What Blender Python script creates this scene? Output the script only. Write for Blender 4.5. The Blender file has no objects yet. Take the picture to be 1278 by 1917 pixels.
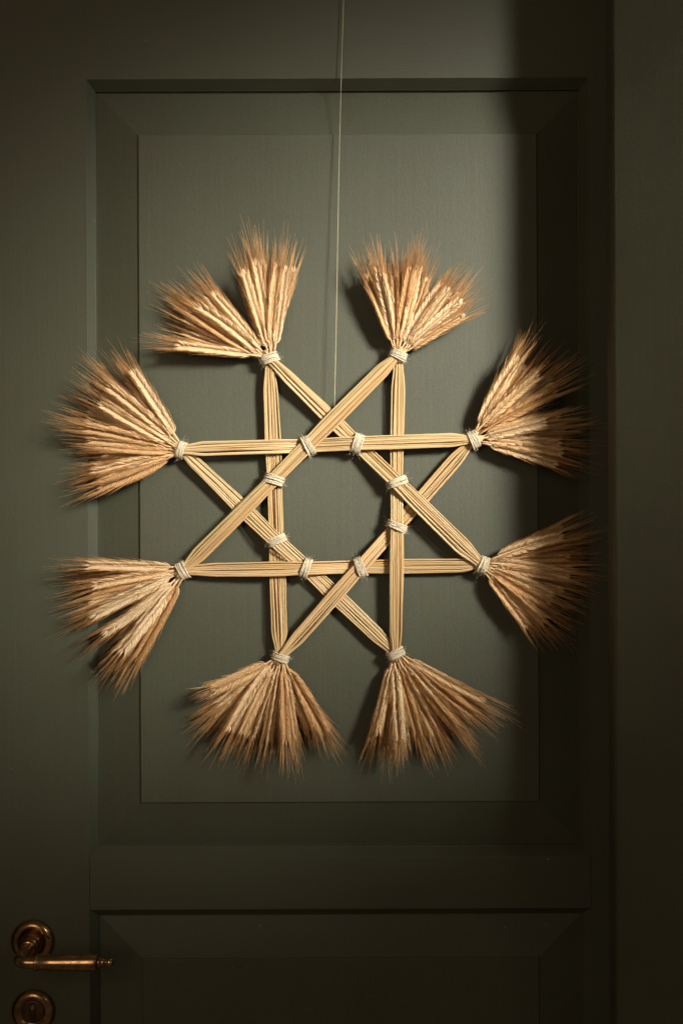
import bpy, bmesh, math, random
from mathutils import Vector, Matrix

random.seed(11)
sc = bpy.context.scene
COL = sc.collection
R = math.radians

# ------------------------------------------------------------------ camera
S = 0.00065            # metres per photo pixel at the door face
D = 1.30               # camera to door face
CX, CY = 639.0, 958.5  # photo centre
ZC = 1.524             # camera height
ROLL = 0.0041

cam_d = bpy.data.cameras.new('camera')
cam = bpy.data.objects.new('camera', cam_d)
COL.objects.link(cam)
cam.location = (0, -D, ZC)
cam.rotation_euler = (math.pi / 2, ROLL, 0)
cam_d.sensor_fit = 'VERTICAL'
cam_d.sensor_height = 36
cam_d.lens = 36 * D / (1917 * S)
cam_d.clip_start = 0.05
cam_d.clip_end = 100
cam_d.dof.use_dof = True
cam_d.dof.focus_distance = D - 0.02
cam_d.dof.aperture_fstop = 2.2
sc.camera = cam

# ------------------------------------------------------------------ light
w = bpy.data.worlds.new('World')
sc.world = w
w.use_nodes = True
bg = w.node_tree.nodes['Background']
bg.inputs[0].default_value = (1.0, 0.72, 0.45, 1)
bg.inputs[1].default_value = 0.05


def W(px, py, d=0.0):
    """Photo pixel at distance d in front of the door face -> world point."""
    x = px - (py - CY) * ROLL - CX
    y = py + (px - CX) * ROLL - CY
    k = S * (D - d) / D
    return Vector((x * k, -d, ZC - y * k))


def aim(o, target):
    o.rotation_euler = (Vector(target) - o.location).to_track_quat('-Z', 'Y').to_euler()


ld = bpy.data.lights.new('window_light', 'SPOT')
lamp = bpy.data.objects.new('window_light', ld)
COL.objects.link(lamp)
lamp.location = (1.34, -1.45, ZC + 0.84)
aim(lamp, W(690, 740, 0.0))
ld.energy = 1030
ld.color = (1.0, 0.95, 0.82)
ld.shadow_soft_size = 0.33
ld.spot_size = R(17.5)
ld.spot_blend = 1.0

gd = bpy.data.lights.new('window_spill', 'POINT')
spill = bpy.data.objects.new('window_spill', gd)
COL.objects.link(spill)
spill.location = (1.34, -1.45, ZC + 0.84)
gd.energy = 4
gd.color = (1.0, 0.90, 0.74)
gd.shadow_soft_size = 0.22

fd = bpy.data.lights.new('room_light', 'AREA')
fill = bpy.data.objects.new('room_light', fd)
COL.objects.link(fill)
fill.location = (-0.75, -2.2, ZC + 0.45)
aim(fill, W(200, 700, 0))
fd.shape = 'RECTANGLE'
fd.size, fd.size_y = 0.8, 1.2
fd.energy = 8.0
fd.color = (1.0, 0.76, 0.50)

sc.view_settings.view_transform = 'Standard'
sc.view_settings.look = 'None'
sc.view_settings.exposure = 0
sc.view_settings.gamma = 1
sc.view_settings.use_curve_mapping = False
sc.render.engine = 'CYCLES'
sc.cycles.max_bounces = 6
sc.cycles.use_denoising = True


# ------------------------------------------------------------------ helpers
def obj(name, mesh, mats, parent=None, loc=None):
    o = bpy.data.objects.new(name, mesh)
    COL.objects.link(o)
    if mats and mesh is not None and not mesh.materials:
        for m in (mats if isinstance(mats, (list, tuple)) else [mats]):
            mesh.materials.append(m)
    if parent:
        o.parent = parent
    if loc is not None:
        o.location = loc
    return o


def empty(name, loc=(0, 0, 0), parent=None):
    o = bpy.data.objects.new(name, None)
    COL.objects.link(o)
    o.empty_display_size = 0.05
    o.location = loc
    if parent:
        o.parent = parent
    return o


def tag(o, label, cat, group=None):
    o['label'] = label
    o['category'] = cat
    if group:
        o['group'] = group


def mesh_from(name, v, f, smooth=False, uvs=None, mat_idx=None):
    m = bpy.data.meshes.new(name)
    m.from_pydata([tuple(a) for a in v], [], f)
    if smooth:
        m.polygons.foreach_set('use_smooth', [True] * len(m.polygons))
    if uvs:
        l = m.uv_layers.new(name='UVMap')
        l.data.foreach_set('uv', [c for fu in uvs for p in fu for c in p])
    if mat_idx:
        m.polygons.foreach_set('material_index', mat_idx)
    m.update()
    return m


def tube(pts, radii, sides=8, closed=False, flat=1.0, up=Vector((0, 1, 0)), phase=0.0, caps=True, vlen=None):
    """verts, faces, uvs of a tube; flat squashes along the up side."""
    n = len(pts)
    V, F, U = [], [], []
    run = [0.0]
    for i in range(1, n):
        run.append(run[-1] + (pts[i] - pts[i - 1]).length)
    tot = run[-1] + ((pts[0] - pts[-1]).length if closed else 0)
    for i, p in enumerate(pts):
        if closed:
            t = pts[(i + 1) % n] - pts[i - 1]
        else:
            t = pts[min(i + 1, n - 1)] - pts[max(i - 1, 0)]
        t.normalize()
        a = t.cross(up)
        if a.length < 1e-5:
            a = t.cross(Vector((1, 0, 0)))
        a.normalize()
        b = a.cross(t).normalized()
        r = radii[i] if isinstance(radii, (list, tuple)) else radii
        for k in range(sides):
            th = 2 * math.pi * k / sides + phase
            V.append(p + a * (math.cos(th) * r) + b * (math.sin(th) * r * flat))
    seg = n if closed else n - 1
    for i in range(seg):
        j = (i + 1) % n
        for k in range(sides):
            k2 = (k + 1) % sides
            F.append((i * sides + k, i * sides + k2, j * sides + k2, j * sides + k))
            v0 = run[i]
            v1 = run[j] if j > i else tot
            U.append(((k / sides, v0), ((k + 1) / sides, v0), ((k + 1) / sides, v1), (k / sides, v1)))
    if not closed and caps:
        F.append(tuple(range(sides - 1, -1, -1)))
        U.append(tuple((0.5, 0.0) for _ in range(sides)))
        F.append(tuple((n - 1) * sides + k for k in range(sides)))
        U.append(tuple((0.5, tot) for _ in range(sides)))
    return V, F, U


class MB:
    def __init__(s):
        s.v, s.f, s.u, s.m = [], [], [], []

    def add(s, vfu, mat=0):
        o = len(s.v)
        V, F, U = vfu
        s.v += V
        s.f += [tuple(i + o for i in f) for f in F]
        s.u += list(U) if U else [tuple((0, 0) for _ in f) for f in F]
        s.m += [mat] * len(F)

    def mesh(s, name, smooth=True):
        return mesh_from(name, s.v, s.f, smooth, s.u, s.m)


def box_mesh(name, x0, x1, y0, y1, z0, z1, bevel=0.0012, seg=2):
    bm = bmesh.new()
    bmesh.ops.create_cube(bm, size=1)
    for v in bm.verts:
        v.co = Vector((x0 + (v.co.x + .5) * (x1 - x0), y0 + (v.co.y + .5) * (y1 - y0), z0 + (v.co.z + .5) * (z1 - z0)))
    if bevel:
        bmesh.ops.bevel(bm, geom=bm.edges[:], offset=bevel, segments=seg, profile=0.5, affect='EDGES')
    m = bpy.data.meshes.new(name)
    bm.to_mesh(m)
    bm.free()
    return m


def lathe(profile, origin, axis, sides=40):
    """profile: list of (distance along axis, radius)."""
    axis = Vector(axis).normalized()
    a = axis.cross(Vector((0, 0, 1)))
    if a.length < 1e-4:
        a = axis.cross(Vector((1, 0, 0)))
    a.normalize()
    b = axis.cross(a)
    V, F = [], []
    for (h, r) in profile:
        for k in range(sides):
            th = 2 * math.pi * k / sides
            V.append(origin + axis * h + a * (math.cos(th) * r) + b * (math.sin(th) * r))
    for i in range(len(profile) - 1):
        for k in range(sides):
            k2 = (k + 1) % sides
            F.append((i * sides + k, i * sides + k2, (i + 1) * sides + k2, (i + 1) * sides + k))
    F.append(tuple(range(sides - 1, -1, -1)))
    F.append(tuple((len(profile) - 1) * sides + k for k in range(sides)))
    return V, F, None


# ------------------------------------------------------------------ materials
def mat(name):
    m = bpy.data.materials.new(name)
    m.use_nodes = True
    nt = m.node_tree
    return m, nt, nt.nodes['Principled BSDF']


def N(nt, kind, **kw):
    n = nt.nodes.new(kind)
    for k, v in kw.items():
        if k in n.inputs:
            n.inputs[k].default_value = v
        else:
            setattr(n, k, v)
    return n


def ramp(nt, stops, interp='LINEAR'):
    r = nt.nodes.new('ShaderNodeValToRGB')
    r.color_ramp.interpolation = interp
    e = r.color_ramp.elements
    while len(e) < len(stops):
        e.new(0.5)
    for el, (p, c) in zip(e, stops):
        el.position = p
        el.color = (*c, 1) if len(c) == 3 else c
    return r


def paint(name, horizontal=False):
    m, nt, b = mat(name)
    L = nt.links.new
    tc = N(nt, 'ShaderNodeTexCoord')
    mp = N(nt, 'ShaderNodeMapping')
    mp.inputs['Scale'].default_value = (0.12, 1, 1) if horizontal else (1, 1, 0.12)
    L(tc.outputs['Object'], mp.inputs['Vector'])
    fine = N(nt, 'ShaderNodeTexNoise', Scale=900.0, Detail=3.0, Roughness=0.6)
    L(mp.outputs[0], fine.inputs['Vector'])
    grit = N(nt, 'ShaderNodeTexNoise', Scale=620.0, Detail=2.0, Roughness=0.7)
    L(tc.outputs['Object'], grit.inputs['Vector'])
    big = N(nt, 'ShaderNodeTexNoise', Scale=7.0, Detail=5.0, Roughness=0.6)
    L(tc.outputs['Object'], big.inputs['Vector'])
    cr = ramp(nt, [(0.3, (0.0455, 0.0485, 0.0285)), (0.7, (0.0515, 0.0575, 0.0345))])
    L(big.outputs['Fac'], cr.inputs[0])
    gr = ramp(nt, [(0.25, (0.80, 0.80, 0.80)), (0.75, (1.2, 1.2, 1.2))])
    L(grit.outputs['Fac'], gr.inputs[0])
    mx = N(nt, 'ShaderNodeMix', data_type='RGBA', blend_type='MULTIPLY')
    mx.inputs['Factor'].default_value = 1.0
    L(cr.outputs[0], mx.inputs['A'])
    L(gr.outputs[0], mx.inputs['B'])
    # sparse pale dust and chips
    vo = N(nt, 'ShaderNodeTexVoronoi', Scale=60.0)
    vo.inputs['Randomness'].default_value = 1.0
    L(tc.outputs['Object'], vo.inputs['Vector'])
    wn = N(nt, 'ShaderNodeSeparateColor')
    L(vo.outputs['Color'], wn.inputs[0])
    size = N(nt, 'ShaderNodeMath', operation='MULTIPLY_ADD')
    L(wn.outputs[0], size.inputs[0])
    size.inputs[1].default_value = 0.15
    size.inputs[2].default_value = -0.09
    lt = N(nt, 'ShaderNodeMath', operation='LESS_THAN')
    L(vo.outputs['Distance'], lt.inputs[0])
    L(size.outputs[0], lt.inputs[1])
    mx2 = N(nt, 'ShaderNodeMix', data_type='RGBA')
    fac = N(nt, 'ShaderNodeMath', operation='MULTIPLY')
    L(lt.outputs[0], fac.inputs[0])
    L(wn.outputs[1], fac.inputs[1])
    L(fac.outputs[0], mx2.inputs['Factor'])
    L(mx.outputs['Result'], mx2.inputs['A'])
    mx2.inputs['B'].default_value = (0.30, 0.28, 0.20, 1)
    # brush streaks and patches of slightly browner paint
    mps = N(nt, 'ShaderNodeMapping')
    mps.inputs['Scale'].default_value = (0.025, 1, 1) if horizontal else (1, 1, 0.025)
    L(tc.outputs['Object'], mps.inputs['Vector'])
    streak = N(nt, 'ShaderNodeTexNoise', Scale=230.0, Detail=4.0, Roughness=0.65)
    L(mps.outputs[0], streak.inputs['Vector'])
    sr = ramp(nt, [(0.3, (0.94, 0.94, 0.935)), (0.7, (1.055, 1.055, 1.06))])
    L(streak.outputs['Fac'], sr.inputs[0])
    patch = N(nt, 'ShaderNodeTexNoise', Scale=95.0, Detail=3.0, Roughness=0.6)
    L(tc.outputs['Object'], patch.inputs['Vector'])
    pr = ramp(nt, [(0.35, (1.06, 0.98, 0.94)), (0.65, (0.95, 1.02, 1.03))])
    L(patch.outputs['Fac'], pr.inputs[0])
    mx3 = N(nt, 'ShaderNodeMix', data_type='RGBA', blend_type='MULTIPLY')
    mx3.inputs['Factor'].default_value = 1.0
    L(mx2.outputs['Result'], mx3.inputs['A'])
    L(sr.outputs[0], mx3.inputs['B'])
    mx4 = N(nt, 'ShaderNodeMix', data_type='RGBA', blend_type='MULTIPLY')
    mx4.inputs['Factor'].default_value = 1.0
    L(mx3.outputs['Result'], mx4.inputs['A'])
    L(pr.outputs[0], mx4.inputs['B'])
    L(mx4.outputs['Result'], b.inputs['Base Color'])
    rr = ramp(nt, [(0.3, (0.52,) * 3), (0.7, (0.62,) * 3)])
    L(big.outputs['Fac'], rr.inputs[0])
    L(rr.outputs[0], b.inputs['Roughness'])
    b.inputs['Specular IOR Level'].default_value = 0.65
    ad = N(nt, 'ShaderNodeMath', operation='ADD')
    L(fine.outputs['Fac'], ad.inputs[0])
    L(grit.outputs['Fac'], ad.inputs[1])
    bp = N(nt, 'ShaderNodeBump', Strength=0.35, Distance=0.0005)
    ad2 = N(nt, 'ShaderNodeMath', operation='MULTIPLY_ADD')
    L(streak.outputs['Fac'], ad2.inputs[0])
    ad2.inputs[1].default_value = 0.7
    L(ad.outputs[0], ad2.inputs[2])
    L(ad2.outputs[0], bp.inputs['Height'])
    L(bp.outputs[0], b.inputs['Normal'])
    return m


PAINT_V = paint('green_paint_vertical')
PAINT_H = paint('green_paint_horizontal', True)


def straw_material():
    m, nt, b = mat('straw')
    L = nt.links.new
    oi = N(nt, 'ShaderNodeObjectInfo')
    uv = N(nt, 'ShaderNodeUVMap')
    mp = N(nt, 'ShaderNodeMapping')
    mp.inputs['Scale'].default_value = (7, 10, 1)
    L(uv.outputs[0], mp.inputs['Vector'])
    of = N(nt, 'ShaderNodeCombineXYZ')
    k = N(nt, 'ShaderNodeMath', operation='MULTIPLY')
    k.inputs[1].default_value = 37.0
    L(oi.outputs['Random'], k.inputs[0])
    L(k.outputs[0], of.inputs[2])
    L(of.outputs[0], mp.inputs['Location'])
    n1 = N(nt, 'ShaderNodeTexNoise', Scale=2.0, Detail=3.0)
    L(mp.outputs[0], n1.inputs['Vector'])
    cr = ramp(nt, [(0.0, (0.54, 0.31, 0.14)), (0.25, (0.66, 0.43, 0.225)), (0.45, (0.59, 0.415, 0.20)),
                   (0.7, (0.74, 0.53, 0.32)), (1.0, (0.53, 0.40, 0.195))])
    L(oi.outputs['Random'], cr.inputs[0])
    gr = ramp(nt, [(0.25, (0.72, 0.70, 0.62)), (0.6, (1.05, 1.03, 1.0))])
    L(n1.outputs['Fac'], gr.inputs[0])
    mx = N(nt, 'ShaderNodeMix', data_type='RGBA', blend_type='MULTIPLY')
    mx.inputs['Factor'].default_value = 0.8
    L(cr.outputs[0], mx.inputs['A'])
    L(gr.outputs[0], mx.inputs['B'])
    # greener stretches along a straw
    mp2 = N(nt, 'ShaderNodeMapping')
    mp2.inputs['Scale'].default_value = (0.0, 6, 1)
    L(uv.outputs[0], mp2.inputs['Vector'])
    L(of.outputs[0], mp2.inputs['Location'])
    n2 = N(nt, 'ShaderNodeTexNoise', Scale=1.5, Detail=1.0)
    L(mp2.outputs[0], n2.inputs['Vector'])
    g2 = ramp(nt, [(0.5, (0, 0, 0)), (0.72, (0.55, 0.55, 0.55))])
    L(n2.outputs['Fac'], g2.inputs[0])
    mx2 = N(nt, 'ShaderNodeMix', data_type='RGBA')
    L(g2.outputs[0], mx2.inputs['Factor'])
    L(mx.outputs['Result'], mx2.inputs['A'])
    mx2.inputs['B'].default_value = (0.44, 0.355, 0.17, 1)
    L(mx2.outputs['Result'], b.inputs['Base Color'])
    tr = N(nt, 'ShaderNodeBsdfTranslucent')
    L(mx2.outputs['Result'], tr.inputs['Color'])
    ms = N(nt, 'ShaderNodeMixShader')
    ms.inputs[0].default_value = 0.16
    L(b.outputs[0], ms.inputs[1])
    L(tr.outputs[0], ms.inputs[2])
    L(ms.outputs[0], nt.nodes['Material Output'].inputs['Surface'])
    b.inputs['Roughness'].default_value = 0.42
    b.inputs['Specular IOR Level'].default_value = 0.4
    bp = N(nt, 'ShaderNodeBump', Strength=0.5, Distance=0.0004)
    L(n1.outputs['Fac'], bp.inputs['Height'])
    L(bp.outputs[0], b.inputs['Normal'])
    return m


def ear_material(name, stops, rough, translucent):
    m, nt, b = mat(name)
    L = nt.links.new
    oi = N(nt, 'ShaderNodeObjectInfo')
    cr = ramp(nt, stops)
    L(oi.outputs['Random'], cr.inputs[0])
    tc = N(nt, 'ShaderNodeTexCoord')
    n1 = N(nt, 'ShaderNodeTexNoise', Scale=420.0, Detail=2.0)
    L(tc.outputs['Object'], n1.inputs['Vector'])
    gr = ramp(nt, [(0.3, (0.80, 0.76, 0.70)), (0.65, (1.06, 1.05, 1.03))])
    L(n1.outputs['Fac'], gr.inputs[0])
    mx = N(nt, 'ShaderNodeMix', data_type='RGBA', blend_type='MULTIPLY')
    mx.inputs['Factor'].default_value = 0.85
    L(cr.outputs[0], mx.inputs['A'])
    L(gr.outputs[0], mx.inputs['B'])
    L(mx.outputs['Result'], b.inputs['Base Color'])
    b.inputs['Roughness'].default_value = rough
    b.inputs['Specular IOR Level'].default_value = 0.3
    tr = N(nt, 'ShaderNodeBsdfTranslucent')
    L(mx.outputs['Result'], tr.inputs['Color'])
    ms = N(nt, 'ShaderNodeMixShader')
    ms.inputs[0].default_value = translucent
    L(b.outputs[0], ms.inputs[1])
    L(tr.outputs[0], ms.inputs[2])
    L(ms.outputs[0], nt.nodes['Material Output'].inputs['Surface'])
    return m


def twine_material():
    m, nt, b = mat('natural_twine')
    L = nt.links.new
    uv = N(nt, 'ShaderNodeUVMap')
    mp = N(nt, 'ShaderNodeMapping')
    mp.inputs['Scale'].default_value = (1.0, 110.0, 1)
    L(uv.outputs[0], mp.inputs['Vector'])
    sx = N(nt, 'ShaderNodeSeparateXYZ')
    L(mp.outputs[0], sx.inputs[0])
    ad = N(nt, 'ShaderNodeMath', operation='ADD')
    L(sx.outputs[0], ad.inputs[0])
    L(sx.outputs[1], ad.inputs[1])
    m6 = N(nt, 'ShaderNodeMath', operation='MULTIPLY')
    m6.inputs[1].default_value = 2 * math.pi * 2
    L(ad.outputs[0], m6.inputs[0])
    sn = N(nt, 'ShaderNodeMath', operation='SINE')
    L(m6.outputs[0], sn.inputs[0])
    tc = N(nt, 'ShaderNodeTexCoord')
    n1 = N(nt, 'ShaderNodeTexNoise', Scale=1500.0, Detail=2.0)
    L(tc.outputs['Object'], n1.inputs['Vector'])
    cr = ramp(nt, [(0.25, (0.46, 0.385, 0.28)), (0.7, (0.64, 0.56, 0.43))])
    L(n1.outputs['Fac'], cr.inputs[0])
    L(cr.outputs[0], b.inputs['Base Color'])
    b.inputs['Roughness'].default_value = 0.8
    b.inputs['Specular IOR Level'].default_value = 0.2
    a2 = N(nt, 'ShaderNodeMath', operation='MULTIPLY_ADD')
    L(sn.outputs[0], a2.inputs[0])
    a2.inputs[1].default_value = 0.35
    L(n1.outputs['Fac'], a2.inputs[2])
    bp = N(nt, 'ShaderNodeBump', Strength=0.6, Distance=0.00035)
    L(a2.outputs[0], bp.inputs['Height'])
    L(bp.outputs[0], b.inputs['Normal'])
    return m


def bronze_material(name, base, dark, rough):
    m, nt, b = mat(name)
    L = nt.links.new
    tc = N(nt, 'ShaderNodeTexCoord')
    n1 = N(nt, 'ShaderNodeTexNoise', Scale=70.0, Detail=6.0, Roughness=0.65)
    L(tc.outputs['Object'], n1.inputs['Vector'])
    cr = ramp(nt, [(0.35, dark), (0.62, base)])
    L(n1.outputs['Fac'], cr.inputs[0])
    L(cr.outputs[0], b.inputs['Base Color'])
    b.inputs['Metallic'].default_value = 1.0
    rr = ramp(nt, [(0.3, (rough + 0.16,) * 3), (0.7, (rough,) * 3)])
    L(n1.outputs['Fac'], rr.inputs[0])
    L(rr.outputs[0], b.inputs['Roughness'])
    n2 = N(nt, 'ShaderNodeTexNoise', Scale=900.0, Detail=2.0)
    L(tc.outputs['Object'], n2.inputs['Vector'])
    bp = N(nt, 'ShaderNodeBump', Strength=0.06, Distance=0.0003)
    L(n2.outputs['Fac'], bp.inputs['Height'])
    L(bp.outputs[0], b.inputs['Normal'])
    return m


STRAW = straw_material()
EAR = ear_material('ear_husk', [(0.0, (0.66, 0.385, 0.175)), (0.3, (0.79, 0.52, 0.275)), (0.55, (0.88, 0.64, 0.385)),
                                (0.85, (0.91, 0.72, 0.485)), (1.0, (0.78, 0.54, 0.30))], 0.6, 0.24)
AWN = ear_material('ear_awn', [(0.0, (0.60, 0.325, 0.13)), (0.5, (0.72, 0.43, 0.19)), (1.0, (0.82, 0.54, 0.28))], 0.45, 0.30)
TWINE = twine_material()
BRONZE = bronze_material('aged_bronze', (0.58, 0.375, 0.20), (0.25, 0.135, 0.065), 0.15)
DARKMETAL = bronze_material('blackened_lock', (0.16, 0.10, 0.06), (0.07, 0.045, 0.03), 0.4)
m_, nt_, b_ = mat('thread')
b_.inputs['Base Color'].default_value = (0.44, 0.40, 0.26, 1)
b_.inputs['Roughness'].default_value = 0.6
THREAD = m_

# ------------------------------------------------------------------ door
DOOR_TOP, DOOR_BOT = 2.36, 0.012
THK = 0.044
XL = W(-40, CY).x          # lock edge of the leaf
XR = W(1300, CY).x         # hinge edge, behind the frame
xl = W(165.3, CY).x        # stile inner edges
xr = W(1103, CY).x


def zpx(py, d=0.0):
    return W(CX, py, d).z


def xpx(px, d=0.0):
    return W(px, CY, d).x


door = empty('door', (0, 0, DOOR_BOT))
tag(door, 'dark green painted panelled door with bronze lever handle', 'door')


def dpart(name, mesh, m, parent=None):
    p = parent or door
    o = obj(name, mesh, m, p)
    o.matrix_parent_inverse = Matrix.Translation(p.matrix_world.translation).inverted() if p is door else Matrix()
    return o


door_inv = Matrix.Translation((0, 0, -DOOR_BOT))


def door_obj(name, mesh, m):
    o = obj(name, mesh, m, door)
    o.matrix_parent_inverse = door_inv
    return o


g = 0.0003
door_obj('stile', box_mesh('stile', XL, xl - 0.00004, 0, THK, DOOR_BOT, DOOR_TOP, 0.0002), PAINT_V)
door_obj('stile', box_mesh('stile', xr + 0.00004, XR, 0, THK, DOOR_BOT, DOOR_TOP, 0.0002), PAINT_V)
z_top_rail = zpx(147)
z_lock_top, z_lock_bot = zpx(1604), zpx(1702)
z_bot_rail = 0.24
for (a, b, gg, bv) in ((z_top_rail, DOOR_TOP, 0.0, 0.00015), (z_lock_bot, z_lock_top, 0.00018, 0.0005), (DOOR_BOT, z_bot_rail, 0.0003, 0.0008)):
    door_obj('rail', box_mesh('rail', xl + gg, xr - gg, 0.00012, THK - 0.0002, a, b, bv), PAINT_H)

GD_, MD_ = -0.0160, -0.0116   # depth of the panel at the groove, and of the moulding's inner edge
F_EDGE, F_TOP = -0.0036, -0.0012
MW = 0.0102                   # moulding width


def panel_set(z0, z1, fz0, fz1, fx0, fx1, F_EDGE=F_EDGE, F_TOP=F_TOP):
    # raised and fielded panel: one board
    ox0, ox1, oz0, oz1 = xl + 0.003, xr - 0.003, z0 + 0.003, z1 - 0.003
    rings = []

    def ring(x0, x1, a, b, d):
        rings.append([(x0, -d, a), (x1, -d, a), (x1, -d, b), (x0, -d, b)])
    ring(ox0, ox1, oz0, oz1, GD_ - 0.012)
    ring(ox0, ox1, oz0, oz1, GD_)
    ix = MW + 0.0015
    ring(xl + ix * 0.8, xr - ix * 0.8, z0 + ix, z1 - ix, GD_ + 0.0003)
    ring(fx0, fx1, fz0, fz1, F_EDGE)
    e = 0.0003
    ring(fx0 + e, fx1 - e, fz0 + e, fz1 - e, F_TOP - 0.0007)
    e = 0.0012
    ring(fx0 + e, fx1 - e, fz0 + e, fz1 - e, F_TOP)
    V = [p for r in rings for p in r]
    F = []
    for i in range(len(rings) - 1):
        for k in range(4):
            k2 = (k + 1) % 4
            F.append((i * 4 + k, i * 4 + k2, i * 4 + 4 + k2, i * 4 + 4 + k))
    F.append(tuple((len(rings) - 1) * 4 + k for k in range(4)))
    F.append((3, 2, 1, 0))
    door_obj('panel', mesh_from('panel', V, F), PAINT_V)
    # four mitred mouldings
    prof = [(0.0, -0.0006), (0.0006, -0.0012), (MW * 0.5, -0.0061), (MW - 0.0006, MD_ + 0.0004), (MW, MD_), (MW, GD_ - 0.001)]
    corners = [(xl, z0), (xr, z0), (xr, z1), (xl, z1)]
    sgn = [(1, 1), (-1, 1), (-1, -1), (1, -1)]
    for s in range(4):
        a, b = s, (s + 1) % 4
        V, F = [], []
        for (o, d) in prof:
            V.append((corners[a][0] + sgn[a][0] * o * 0.78, -d, corners[a][1] + sgn[a][1] * o))
            V.append((corners[b][0] + sgn[b][0] * o * 0.78, -d, corners[b][1] + sgn[b][1] * o))
        n = len(prof)
        for (cx_, cz_), sg in ((corners[a], sgn[a]), (corners[b], sgn[b])):
            pass
        V.append((corners[a][0], -(GD_ - 0.001), corners[a][1]))
        V.append((corners[b][0], -(GD_ - 0.001), corners[b][1]))
        for i in range(n):
            F.append((2 * i, 2 * i + 1, 2 * i + 3, 2 * i + 2))
        F.append((2 * n, 2 * n + 1, 1, 0))
        F.append(tuple(2 * i for i in range(n + 1)))
        F.append(tuple(2 * i + 1 for i in reversed(range(n + 1))))
        door_obj('moulding', mesh_from('moulding', V, F), PAINT_H if s % 2 == 0 else PAINT_V)


fx0, fx1 = xpx(261, F_TOP), xpx(1007.5, F_TOP)
panel_set(z_lock_top, z_top_rail, zpx(1502.5, F_TOP), zpx(250, F_TOP), fx0, fx1)
panel_set(z_bot_rail, z_lock_bot, z_bot_rail + 0.066, zpx(1798, F_TOP), fx0, fx1, -0.0095, -0.0075)

# lever handle -------------------------------------------------------------
hc = W(61, 1763, 0.004)
hc.y = 0
lever = empty('lever_handle', hc, door)
lever.matrix_parent_inverse = door_inv
OUT = Vector((0, -1, 0))
O0 = Vector((0, 0, 0))


def hpart(name, vfu, parent, material=BRONZE, smooth_angle=True):
    mb = MB()
    for x in (vfu if isinstance(vfu, list) else [vfu]):
        mb.add(x)
    me = mb.mesh(name, True)
    bmm = bmesh.new()
    bmm.from_mesh(me)
    bmesh.ops.recalc_face_normals(bmm, faces=bmm.faces)
    bmm.to_mesh(me)
    bmm.free()
    o = obj(name, me, material, parent)
    return o


ROSE = [(0.0, 0.0255), (0.0018, 0.0263), (0.0032, 0.0262), (0.0055, 0.0248), (0.0078, 0.0222), (0.0088, 0.0195), (0.0084, 0.0172),
        (0.0068, 0.0155), (0.0052, 0.0142), (0.0048, 0.012), (0.0048, 0.0001)]
hpart('rosette', lathe(ROSE, O0, OUT, 56), lever)
hpart('collar', lathe([(0.004, 0.0115), (0.010, 0.0118), (0.0112, 0.0112), (0.012, 0.0098), (0.0145, 0.0096), (0.0155, 0.0105), (0.018, 0.0107),
                       (0.0195, 0.0098), (0.020, 0.0085), (0.0215, 0.0085), (0.0225, 0.0092), (0.0245, 0.0092), (0.0255, 0.0082), (0.026, 0.004)], O0, OUT, 40), lever)
# neck bends from the spindle to the grip
LY = -0.064
pts, rad = [], []
for t in range(0, 6):
    pts.append(Vector((0, -0.022 - t * 0.0058, 0)))
    rad.append(0.0074 - 0.0001 * t)
for t in range(1, 13):
    a = math.pi / 2 * t / 12
    r0 = 0.0125
    pts.append(Vector((r0 - r0 * math.cos(a), -0.0515 - r0 * math.sin(a), 0)))
    rad.append(0.0069 + 0.0005 * math.sin(a * 2) - 0.0006 * t / 12)
for t in range(1, 5):
    pts.append(Vector((0.0125 + t * 0.0028, -0.064, 0)))
    rad.append(0.0063 + 0.0001 * t)
hpart('neck', tube(pts, rad, 28, up=Vector((0, 0, 1))), lever)
gx = 0.0205
GRIP = [(0, 0.0060), (0.0002, 0.0086), (0.001, 0.0094), (0.003, 0.0094), (0.0036, 0.0088), (0.0042, 0.0083), (0.0048, 0.0085), (0.020, 0.0090),
        (0.045, 0.0095), (0.062, 0.0098), (0.0695, 0.0099), (0.0712, 0.0096), (0.0722, 0.0088), (0.0726, 0.0070)]
hpart('grip', lathe(GRIP, Vector((gx, LY, 0)), (1, 0, 0), 44), lever)
FIN = [(0.0760, 0.0068), (0.0790, 0.0072), (0.0802, 0.0066), (0.0808, 0.0052), (0.0818, 0.0050), (0.0830, 0.0056), (0.0842, 0.0052), (0.0848, 0.0036), (0.0862, 0.0031),
       (0.0874, 0.0042), (0.0888, 0.0050), (0.0906, 0.0053), (0.0924, 0.0049), (0.0940, 0.0036), (0.0948, 0.0020), (0.0951, 0.0003)]
hpart('finial', lathe(FIN, Vector((gx - 0.004, LY, 0)), (1, 0, 0), 32), lever)

kc = W(62, 1894, 0.004)
kc.y = 0
esc = empty('keyhole_rosette', kc, door)
esc.matrix_parent_inverse = door_inv
hpart('rosette', lathe([(h, r) if r > 0.01 else (h, r) for h, r in ROSE], O0, OUT, 56), esc)
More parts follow.
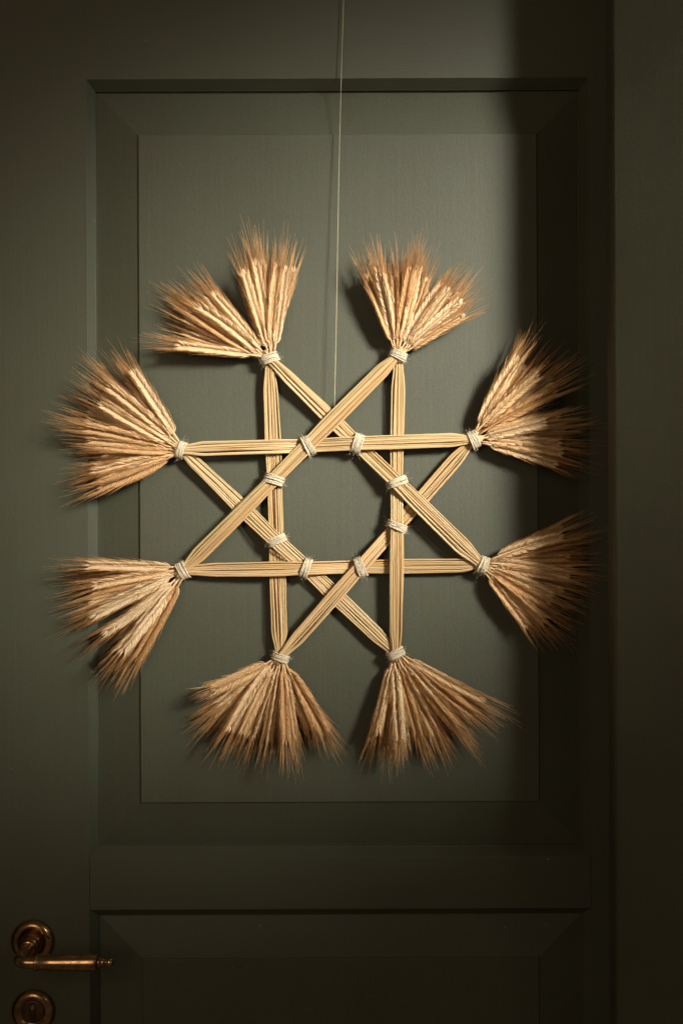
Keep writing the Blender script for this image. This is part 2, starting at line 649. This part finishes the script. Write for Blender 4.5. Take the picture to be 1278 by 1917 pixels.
# euro-style keyhole: dark plug, round above a slot
kv = []
for k in range(25):
    a = math.pi * (-0.2 + 1.4 * k / 24)
    kv.append((0.0048 * math.cos(a), 0.0042 + 0.0048 * math.sin(a)))
kv += [(-0.0026, -0.008), (0.0026, -0.008)]
n = len(kv)
V = [Vector((x, -0.0030, z)) for x, z in kv] + [Vector((x, -0.0062, z)) for x, z in kv] + \
    [Vector((x * 0.8, -0.0068, z * 0.92)) for x, z in kv]
F = [(i, (i + 1) % n, n + (i + 1) % n, n + i) for i in range(n)] + [(n + i, n + (i + 1) % n, 2 * n + (i + 1) % n, 2 * n + i) for i in range(n)]
F.append(tuple(2 * n + i for i in range(n)))
hpart('lock_plate', lathe([(0.0044, 0.0140), (0.0053, 0.0138), (0.0055, 0.0125), (0.0055, 0.0002)], O0, OUT, 48), esc, DARKMETAL)
hpart('lock_cylinder', (V, F, None), esc, DARKMETAL)
hpart('key_slot', lathe([(0.0062, 0.0012), (0.0074, 0.0011), (0.0074, 0.0003)], Vector((0, 0, 0.0045)), OUT, 16), esc, BRONZE)

# ------------------------------------------------------------------ door frame and wall
CD = 0.118                                   # how far the frame stands in front of the door
XF = (1148.5 - CX) * S * (D - CD) / D        # inner edge on the hinge side
XF2 = XL - 0.003
frame = empty('door_frame', (XF, 0, 0))
tag(frame, 'dark green painted door frame standing proud beside the door', 'door frame')
finv = Matrix.Translation((-XF, 0, 0))


def frame_obj(name, mesh, m):
    o = obj(name, mesh, m, frame)
    o.matrix_parent_inverse = finv


frame_obj('jamb', box_mesh('jamb', XF + 0.034, XF + 0.19, -CD + 0.030, -0.003, 0, 2.43, 0.001), PAINT_V)
SPLAY = math.tan(R(42))  # added cant turns the casing front away from window_light, darkening it by shape


def splayed(me, x0, sgn):
    for v in me.vertices:
        if v.co.y < -CD + 0.012:
            v.co.y -= max(0, (v.co.x - x0) * sgn) * SPLAY
    return me


frame_obj('casing', splayed(box_mesh('casing', XF, XF + 0.17, -CD, -CD + 0.0295, 0, 2.50, 0.0022), XF, 1), PAINT_V)
CL = 0.030                                   # the lock side and the head are shallower
frame_obj('jamb', box_mesh('jamb', XF2 - 0.034, XF2 - 0.004, -CL + 0.018, THK, 0, 2.43, 0.001), PAINT_V)
frame_obj('casing', box_mesh('casing', XF2 - 0.125, XF2, -CL, -CL + 0.0175, 0, 2.50, 0.0022), PAINT_V)
frame_obj('jamb', box_mesh('jamb', XF2 - 0.003, XF + 0.033, -CL + 0.018, THK, DOOR_TOP + 0.004, DOOR_TOP + 0.034, 0.001), PAINT_H)
frame_obj('casing', box_mesh('casing', XF2 + 0.0005, XF + 0.033, -CL, -CL + 0.0175, DOOR_TOP + 0.001, 2.50, 0.0022), PAINT_H)

# ------------------------------------------------------------------ straw star
NODE = dict(A=(505, 672), B=(745, 665), C=(886, 823), D=(903, 1058), E=(740, 1223), F=(525, 1230), G=(343, 1068), H=(340, 843))
ORDER = ['AF', 'EH', 'DG', 'CF', 'BE', 'AD', 'CH', 'BG']     # lowest to uppermost
LEVEL = {b: i for i, b in enumerate(ORDER)}
D0 = 0.0120                                                  # depth of the star's middle
star_c = W(627, 945, D0)
star = empty('straw_star', star_c)
tag(star, 'eight-pointed star of woven straw bundles with ears of grain at the points', 'straw star')
sinv = Matrix.Translation(-star_c)


def star_obj(name, mesh, m):
    o = obj(name, mesh, m, star)
    o.matrix_parent_inverse = sinv
    return o


def isect(b1, b2):
    (x1, y1), (x2, y2) = NODE[b1[0]], NODE[b1[1]]
    (x3, y3), (x4, y4) = NODE[b2[0]], NODE[b2[1]]
    den = (x1 - x2) * (y3 - y4) - (y1 - y2) * (x3 - x4)
    t = ((x1 - x3) * (y3 - y4) - (y1 - y3) * (x3 - x4)) / den
    return t, (x1 + t * (x2 - x1), y1 + t * (y2 - y1))


TIES = [('BG', 'CH'), ('CH', 'AD'), ('AD', 'BE'), ('BE', 'CF'), ('CF', 'DG'), ('DG', 'EH'), ('EH', 'AF'), ('AF', 'BG')]
TIESET = {frozenset(t) for t in TIES}


def smooth_interp(keys, t):
    if t <= keys[0][0]:
        return keys[0][1]
    for (t0, v0), (t1, v1) in zip(keys, keys[1:]):
        if t <= t1:
            u = (t - t0) / (t1 - t0)
            u = u * u * (3 - 2 * u)
            return v0 + (v1 - v0) * u
    return keys[-1][1]


WIDTH = dict(AF=0.0099, EH=0.0096, DG=0.0090, CF=0.0092, BE=0.0086, AD=0.0096, CH=0.0090, BG=0.0093)
bundle_dir = {}
for bname in ORDER:
    n0, n1 = NODE[bname[0]], NODE[bname[1]]
    p0, p1 = W(*n0, D0), W(*n1, D0)
    ax = (p1 - p0)
    Lb = ax.length
    ax.normalize()
    lat = Vector((0, -1, 0)).cross(ax).normalized()
    bundle_dir[bname] = ax
    dk, wk = [], []
    # depth and half-width along the bundle
    for e, (t_end, nd) in enumerate(((0, bname[0]), (1, bname[1]))):
        other = [b for b in ORDER if nd in b and b != bname][0]
        up = 1 if LEVEL[bname] > LEVEL[other] else -1
        dk.append((t_end, up * 0.0026))
    for b2 in ORDER:
        if b2 == bname or set(b2) & set(bname):
            continue
        t, _ = isect(bname, b2)
        if 0.02 < t < 0.98:
            up = 1 if LEVEL[bname] > LEVEL[b2] else -1
            dk.append((t, up * 0.0043))
            tied = frozenset((bname, b2)) in TIESET
            wk.append((t, WIDTH[bname] * (0.90 if tied else 1.0)))
    dk.sort()
    wk.sort()
    j0, j1 = random.uniform(0.45, 0.62), random.uniform(0.45, 0.62)
    wk = [(-0.02, 0.0046), (0.012, 0.0056), (0.075 + random.uniform(-.02, .05), WIDTH[bname] * random.uniform(0.84, 1.0))] + wk + \
         [(0.925 + random.uniform(-.05, .02), WIDTH[bname] * random.uniform(0.84, 1.0)), (0.988, 0.0056), (1.02, 0.0046)]
    part = empty('straw_bundle', (p0 + p1) / 2)
    part.parent = star
    part.matrix_parent_inverse = sinv
    binv = Matrix.Translation(-(p0 + p1) / 2)
    rows = [(8, 0.0018, 1.0), (7, -0.0014, 0.93)]
    for ri, (cnt, dd, ws) in enumerate(rows):
        for k in range(cnt):
            base = (k - (cnt - 1) / 2) / ((cnt - 1) / 2)
            u0 = base + random.uniform(-.10, .10)
            u1 = base + random.uniform(-.10, .10)
            um = base + random.uniform(-.08, .08)
            if random.random() < 0.22:
                u0 += random.uniform(-.35, .35)
            if random.random() < 0.22:
                u1 += random.uniform(-.35, .35)
            rr = random.uniform(0.00100, 0.00150)
            ph1, ph2 = random.uniform(0, 6.28), random.uniform(0, 6.28)
            amp = random.uniform(0.0001, 0.0005)
            lift = random.uniform(-0.0006, 0.0006)
            ts, te = -0.022 + random.uniform(-.01, .004), 1.022 + random.uniform(-.004, .01)
            pts, rad = [], []
            NS = 72
            flip = random.random() < .5
            knots = [random.uniform(.05, .95)] if random.random() < .45 else []
            for i in range(NS + 1):
                t = ts + (te - ts) * i / NS
                uu = smooth_interp([(0, u0), (0.5, um), (1, u1)], t)
                hw = smooth_interp(wk, t)
                dep = smooth_interp(dk, t) + dd + lift
                # at the ties the flat ribbon closes to a round bunch
                edge = min(max(min(t, 1 - t) / 0.12, 0), 1)
                dep += (1 - edge) * (dd * 0.5 + (1 - uu * uu) * 0.0012 * (1 if dd > 0 else -1))
                p = p0 + ax * (Lb * t) + lat * (uu * ws * (hw - rr) + amp * math.sin(ph1 + t * 11))
                p = p + Vector((0, -1, 0)) * (dep + amp * math.sin(ph2 + t * 9))
                pts.append(p)
                tt = (1 - t) if flip else t
                kn = sum(math.exp(-((tt - q) / 0.006) ** 2) for q in knots)
                rad.append(rr * (1.06 - 0.22 * tt) * (1 + 0.20 * kn))
            V, F, U = tube(pts, rad, 8, flat=0.86, up=Vector((0, 1, 0)), phase=random.uniform(0, 1))
            me = mesh_from('straw', V, F, True, U)
            o = obj('straw', me, STRAW, part)
            o.matrix_parent_inverse = binv


# twine ties ---------------------------------------------------------------
def twine_tie(center, axis, a, b, turns, pitch, rs, name='twine_tie', tilt=0.0):
    """loops round the bundles; axis lies in the star's plane, a half-size across, b half-size in depth"""
    axis = axis.normalized()
    lat = Vector((0, -1, 0)).cross(axis).normalized()
    outw = Vector((0, -1, 0))
    mb = MB()
    NL = 44
    for k in range(turns):
        off = (k - (turns - 1) / 2) * pitch + random.uniform(-.12, .12) * pitch
        sl = tilt + random.uniform(-.10, .10)
        sl2 = random.uniform(-.05, .05)
        aa = a * random.uniform(0.97, 1.04)
        bb = b * random.uniform(0.97, 1.05)
        pts = []
        for i in range(NL):
            th = 2 * math.pi * i / NL
            c, s = math.cos(th), math.sin(th)
            e = 0.80
            x = math.copysign(abs(c) ** e, c) * aa
            y = math.copysign(abs(s) ** e, s) * bb
            pts.append(center + axis * (off + sl * x * (1 if s > 0 else -1) * 0.6 + sl2 * y) + lat * x + outw * y)
        r_ = rs * random.uniform(0.9, 1.1)
        mb.add(tube(pts, r_, 8, closed=True, up=axis))
    # extra crossing strand on the front
    off0, off1 = -pitch * 0.9, pitch * 0.9
    pts = []
    for i in range(15):
        th = math.pi * (0.02 + 0.96 * i / 14)
        x = math.cos(th) * a * 1.02
        y = abs(math.sin(th)) ** 0.8 * b * 1.06 + rs * 0.5
        pts.append(center + axis * (off0 + (off1 - off0) * i / 14) + lat * x + outw * y)
    mb.add(tube(pts, rs * 0.85, 7, up=axis))
    # loose fibres
    for k in range(60):
        th = random.uniform(-0.6, math.pi + 0.6)
        x, y = math.cos(th) * a * 1.05, math.sin(th) * b * 1.1
        p = center + axis * random.uniform(-.5, .5) * pitch * turns + lat * x + outw * y
        dr = (lat * math.cos(th) + outw * math.sin(th)) * random.uniform(.2, 1) + axis * random.uniform(-1, 1) + lat * random.uniform(-.8, .8)
        dr.normalize()
        ln = random.uniform(0.002, 0.0075)
        bend = Vector((random.uniform(-1, 1), random.uniform(-1, 1), random.uniform(-1, 1))) * ln * 0.3
        mb.add(tube([p, p + dr * ln * .5 + bend * .4, p + dr * ln + bend], [0.00013, 0.0001, 0.00006], 3, caps=False))
    return star_obj(name, mb.mesh(name), TWINE)


for b1, b2 in TIES:
    _, (px, py) = isect(b1, b2)
    d1, d2 = bundle_dir[b1], bundle_dir[b2]
    if d1.dot(d2) < 0:
        d2 = -d2
    bis = d1 + d2
    twine_tie(W(px, py, D0), bis, 0.0116, 0.0092, random.choice([5, 5, 6]), 0.0019, 0.00105, tilt=random.uniform(-.12, .12))
CEN = Vector((627, 945))
for nd, (px, py) in NODE.items():
    outv = (W(px, py, D0) - star_c)
    outv.y = 0
    twine_tie(W(px, py, D0), outv, 0.0100, 0.0080, random.choice([5, 6]), 0.0018, 0.00105, tilt=random.uniform(-.15, .15))


# ears of grain --------------------------------------------------------------
EL = 0.105


def floret(mb, p, d, side, L_, w_, th_, m=0):
    """pointed husk from p along d; side = its flat direction"""
    d = d.normalized()
    a = (side - d * side.dot(d)).normalized()
    b = d.cross(a)
    prof = [(0.0, 0.25), (0.18, 0.80), (0.42, 1.0), (0.70, 0.72), (0.90, 0.30), (1.0, 0.06)]
    sides = 6
    V, F = [], []
    for (h, r) in prof:
        bow = a * (0.10 * L_ * math.sin(math.pi * h))
        for k in range(sides):
            t = 2 * math.pi * k / sides
            V.append(p + d * (h * L_) + bow + a * (math.cos(t) * r * th_) + b * (math.sin(t) * r * w_))
    for i in range(len(prof) - 1):
        for k in range(sides):
            k2 = (k + 1) % sides
            F.append((i * sides + k, i * sides + k2, i * sides + sides + k2, i * sides + sides + k))
    F.append(tuple((len(prof) - 1) * sides + k for k in range(sides)))
    mb.add((V, F, None), m)
    return p + d * L_


def ear_meshes(idx, fat=1.0, spread=1.0, awn_len=1.0):
    body, awns = MB(), MB()
    bx, by = random.uniform(-.13, .13), random.uniform(-.09, .09)

    def axis_pt(z):
        u = z / EL
        return Vector((bx * u * u * EL, by * u * u * EL, z))
    nst = 10
    body.add(tube([axis_pt(EL * 0.97 * i / nst) for i in range(nst + 1)], [0.0011] * 3 + [0.0009] * 7 + [0.0005], 6, up=Vector((0, 1, 0))))
    z = EL * random.uniform(0.10, 0.15)
    side = 1
    while z < EL * 0.955:
        u = z / EL
        grow = min(1.0, 0.42 + (u - 0.10) * 2.1)
        taper = 1.0 if u < 0.78 else 1.0 - (u - 0.78) * 1.5
        sc_ = grow * taper * random.uniform(0.92, 1.08) * fat
        t = (axis_pt(z + 0.001) - axis_pt(z - 0.001)).normalized()
        for fl in (-1, 1):
            az = random.uniform(-0.12, 0.12) + fl * 0.62 + (0 if side > 0 else math.pi)
            o = Vector((math.cos(az), math.sin(az), 0))
            ang = R(random.uniform(20, 30)) * (0.75 + 0.25 * spread)
            d = t * math.cos(ang) + o * math.sin(ang)
            p = axis_pt(z) + o * 0.0009
            ln = 0.0125 * (0.75 + 0.25 * sc_) * random.uniform(0.93, 1.08)
            tip = floret(body, p, d, o, ln, 0.0016 * sc_, 0.0014 * sc_)
            if random.random() < 0.12:
                continue
            a2 = R(random.uniform(0.5, 8.5)) * spread
            o2 = Vector((math.cos(az + random.uniform(-.5, .5)), math.sin(az + random.uniform(-.5, .5)), 0))
            d2 = t * math.cos(a2) + o2 * math.sin(a2)
            al = random.uniform(0.015, 0.040) * awn_len * (0.55 + 0.45 * grow)
            bend = (o2 * random.uniform(-0.02, 0.07) + Vector((random.uniform(-.03, .03), random.uniform(-.03, .03), 0))) * al
            q = [tip - d * 0.0012, tip + d2 * al * .35 + bend * .15, tip + d2 * al * .7 + bend * .5, tip + d2 * al + bend]
            awns.add(tube(q, [0.00028, 0.00023, 0.00016, 0.00006], 3, caps=False))
            if random.random() < 0.45:
                al *= random.uniform(0.5, 0.9)
                d3 = (d2 + Vector((random.uniform(-.09, .09), random.uniform(-.09, .09), 0))).normalized()
                awns.add(tube([tip - d * 0.004, tip + d3 * al * .5, tip + d3 * al + bend * .5], [0.00026, 0.0002, 0.00007], 3, caps=False))
        side = -side
        z += EL * 0.0140 * random.uniform(0.9, 1.12)
    # terminal florets
    for k in range(3):
        az = k * 2.1 + random.random()
        o = Vector((math.cos(az), math.sin(az), 0))
        d = Vector((bx, by, 1)).normalized() + o * 0.13
        tip = floret(body, axis_pt(EL * 0.955), d, o, 0.010, 0.0012, 0.0010)
        al = random.uniform(.03, .05) * awn_len
        awns.add(tube([tip, tip + d * al * .5, tip + d * al], [0.0003, 0.0002, 0.00007], 3, caps=False))
    me, ma = body.mesh('ear_%d' % idx), awns.mesh('awns_%d' % idx)
    me.materials.append(EAR)
    ma.materials.append(AWN)
    return me, ma


VAR = [ear_meshes(i, random.uniform(0.85, 1.2), random.uniform(0.75, 1.15), random.uniform(0.85, 1.15)) for i in range(20)]
n_ear = [0]


def place_ear(base, tip, var=None, roll=None, thick=1.0):
    ax = tip - base
    L_ = ax.length
    ax.normalize()
    q = Vector((0, 0, 1)).rotation_difference(ax)
    roll = random.uniform(0, 6.283) if roll is None else roll
    M = Matrix.Translation(base) @ q.to_matrix().to_4x4() @ Matrix.Rotation(roll, 4, 'Z') @ \
        Matrix.Diagonal((thick, thick, L_ / EL, 1))
    me, ma = random.choice(VAR) if var is None else VAR[var]
    o = bpy.data.objects.new('grain_ear', me)
    COL.objects.link(o)
    o.parent = star
    o.matrix_parent_inverse = sinv
    o.matrix_basis = M
    a = bpy.data.objects.new('awns', ma)
    COL.objects.link(a)
    a.parent = o
    a['kind'] = 'stuff'
    n_ear[0] += 1


TIPS = dict(
    A=[(345, 592), (334, 645), (361, 572), (405, 545), (452, 512), (484, 492), (507, 495), (539, 504), (385, 562)],
    B=[(693, 513), (714, 513), (744, 520), (761, 505), (785, 505), (813, 530), (834, 543), (857, 561), (860, 584)],
    C=[(956, 668), (973, 678), (992, 691), (1029, 719), (1037, 764), (1018, 790), (1044, 817), (1048, 836), (1041, 860)],
    D=[(1043, 990), (1062, 1009), (1063, 1038), (1062, 1057), (1060, 1082), (1035, 1109), (1023, 1136), (1022, 1163), (990, 1170)],
    E=[(707, 1373), (732, 1381), (753, 1385), (788, 1377), (812, 1369), (847, 1362), (862, 1344), (878, 1318), (884, 1342), (900, 1316)],
    F=[(406, 1302), (403, 1340), (415, 1354), (445, 1370), (475, 1376), (498, 1386), (532, 1390), (558, 1380), (580, 1363), (615, 1367)],
    G=[(163, 1056), (175, 1090), (172, 1111), (186, 1128), (175, 1156), (207, 1198), (232, 1223), (260, 1237)],
    H=[(253, 695), (214, 717), (192, 745), (185, 762), (166, 789), (168, 813), (183, 846), (172, 877), (185, 894), (194, 927)],
)
# widest gaps in the fans (photo angle ranges in degrees left free of back ears)
GAPS = dict(A=(106, 129), B=(67, 73), C=(22, 33), G=(206, 225), F=(276, 283))


def base_at(nd, ang, depth):
    px, py = NODE[nd]
    outv = (Vector((px, py)) - CEN).normalized()
    c = W(px, py, D0)
    outw = Vector((outv.x, 0, -outv.y))
    lat = Vector((outw.z, 0, -outw.x))
    dirw = Vector((math.cos(ang), 0, math.sin(ang)))
    s = max(-1, min(1, dirw.dot(lat) * 1.5))
    return c + outw * random.uniform(0.001, 0.006) + lat * (s * 0.0072) + Vector((0, -1, 0)) * depth


for nd, tips in TIPS.items():
    px, py = NODE[nd]
    angs = []
    for (tx, ty) in tips:
        ang = math.atan2(-(ty - py), tx - px)
        L_ = math.hypot(tx - px, ty - py)
        angs.append((ang, L_))
        dt = random.uniform(0.018, 0.030)
        place_ear(base_at(nd, ang, random.uniform(0.002, 0.005)), W(tx, ty, dt), roll=random.choice([0, math.pi]) + random.uniform(-.6, .6) + 0.0,
                  thick=random.uniform(0.92, 1.15))
    # unwrap and fill in the back of the fan
    ref = math.atan2(-(py - CEN.y), px - CEN.x)
    un = sorted(((a - ref + math.pi) % (2 * math.pi) - math.pi + ref, l) for a, l in angs)
    lo, hi = un[0][0], un[-1][0]
    nb = 16
    for k in range(nb):
        a = lo + (hi - lo) * (k + random.uniform(0.1, .9)) / nb
        deg = math.degrees(a) % 360
        if nd in GAPS and GAPS[nd][0] < deg < GAPS[nd][1]:
            continue
        near = min(un, key=lambda q: abs(q[0] - a))
        L_ = near[1] * random.uniform(0.90, 1.07)
        dt = random.uniform(0.004, 0.014)
        tx, ty = px + math.cos(a) * L_, py - math.sin(a) * L_
        place_ear(base_at(nd, a, random.uniform(-0.005, 0.001)), W(tx, ty, dt), thick=random.uniform(0.85, 1.05))

# ------------------------------------------------------------------ hanging thread
top = Vector((W(652, -330, 0).x, -0.0012, DOOR_TOP + 0.0006))
tp = [W(625, 782, D0 - 0.0005), W(626, 758, D0 + 0.002), W(627.2, 700, D0 + 0.002), W(630, 560, D0 + 0.0015), W(634, 330, 0.0095),
      W(639, 130, 0.0065), W(643, 0, 0.005), top, top + Vector((0, 0.02, 0.0002)), top + Vector((0.0005, THK + 0.002, 0.0)), top + Vector((0.0006, THK + 0.004, -0.03))]
dense = []
for i in range(len(tp) - 1):
    p_1, p0_, p1_, p2_ = tp[max(i - 1, 0)], tp[i], tp[i + 1], tp[min(i + 2, len(tp) - 1)]
    for k in range(8):
        t = k / 8
        if i >= 6:
            dense.append(p0_.lerp(p1_, t))
        else:
            dense.append(0.5 * ((2 * p0_) + (p1_ - p_1) * t + (2 * p_1 - 5 * p0_ + 4 * p1_ - p2_) * t * t + (3 * p0_ - p_1 - 3 * p1_ + p2_) * t ** 3))
dense.append(tp[-1])
V, F, U = tube(dense, 0.0004, 6, up=Vector((1, 0, 0)))
thread = obj('hanging_thread', mesh_from('hanging_thread', V, F, True, U), THREAD)
tag(thread, 'thin pale thread running up the door from the straw star', 'thread')
print('ears', n_ear[0])
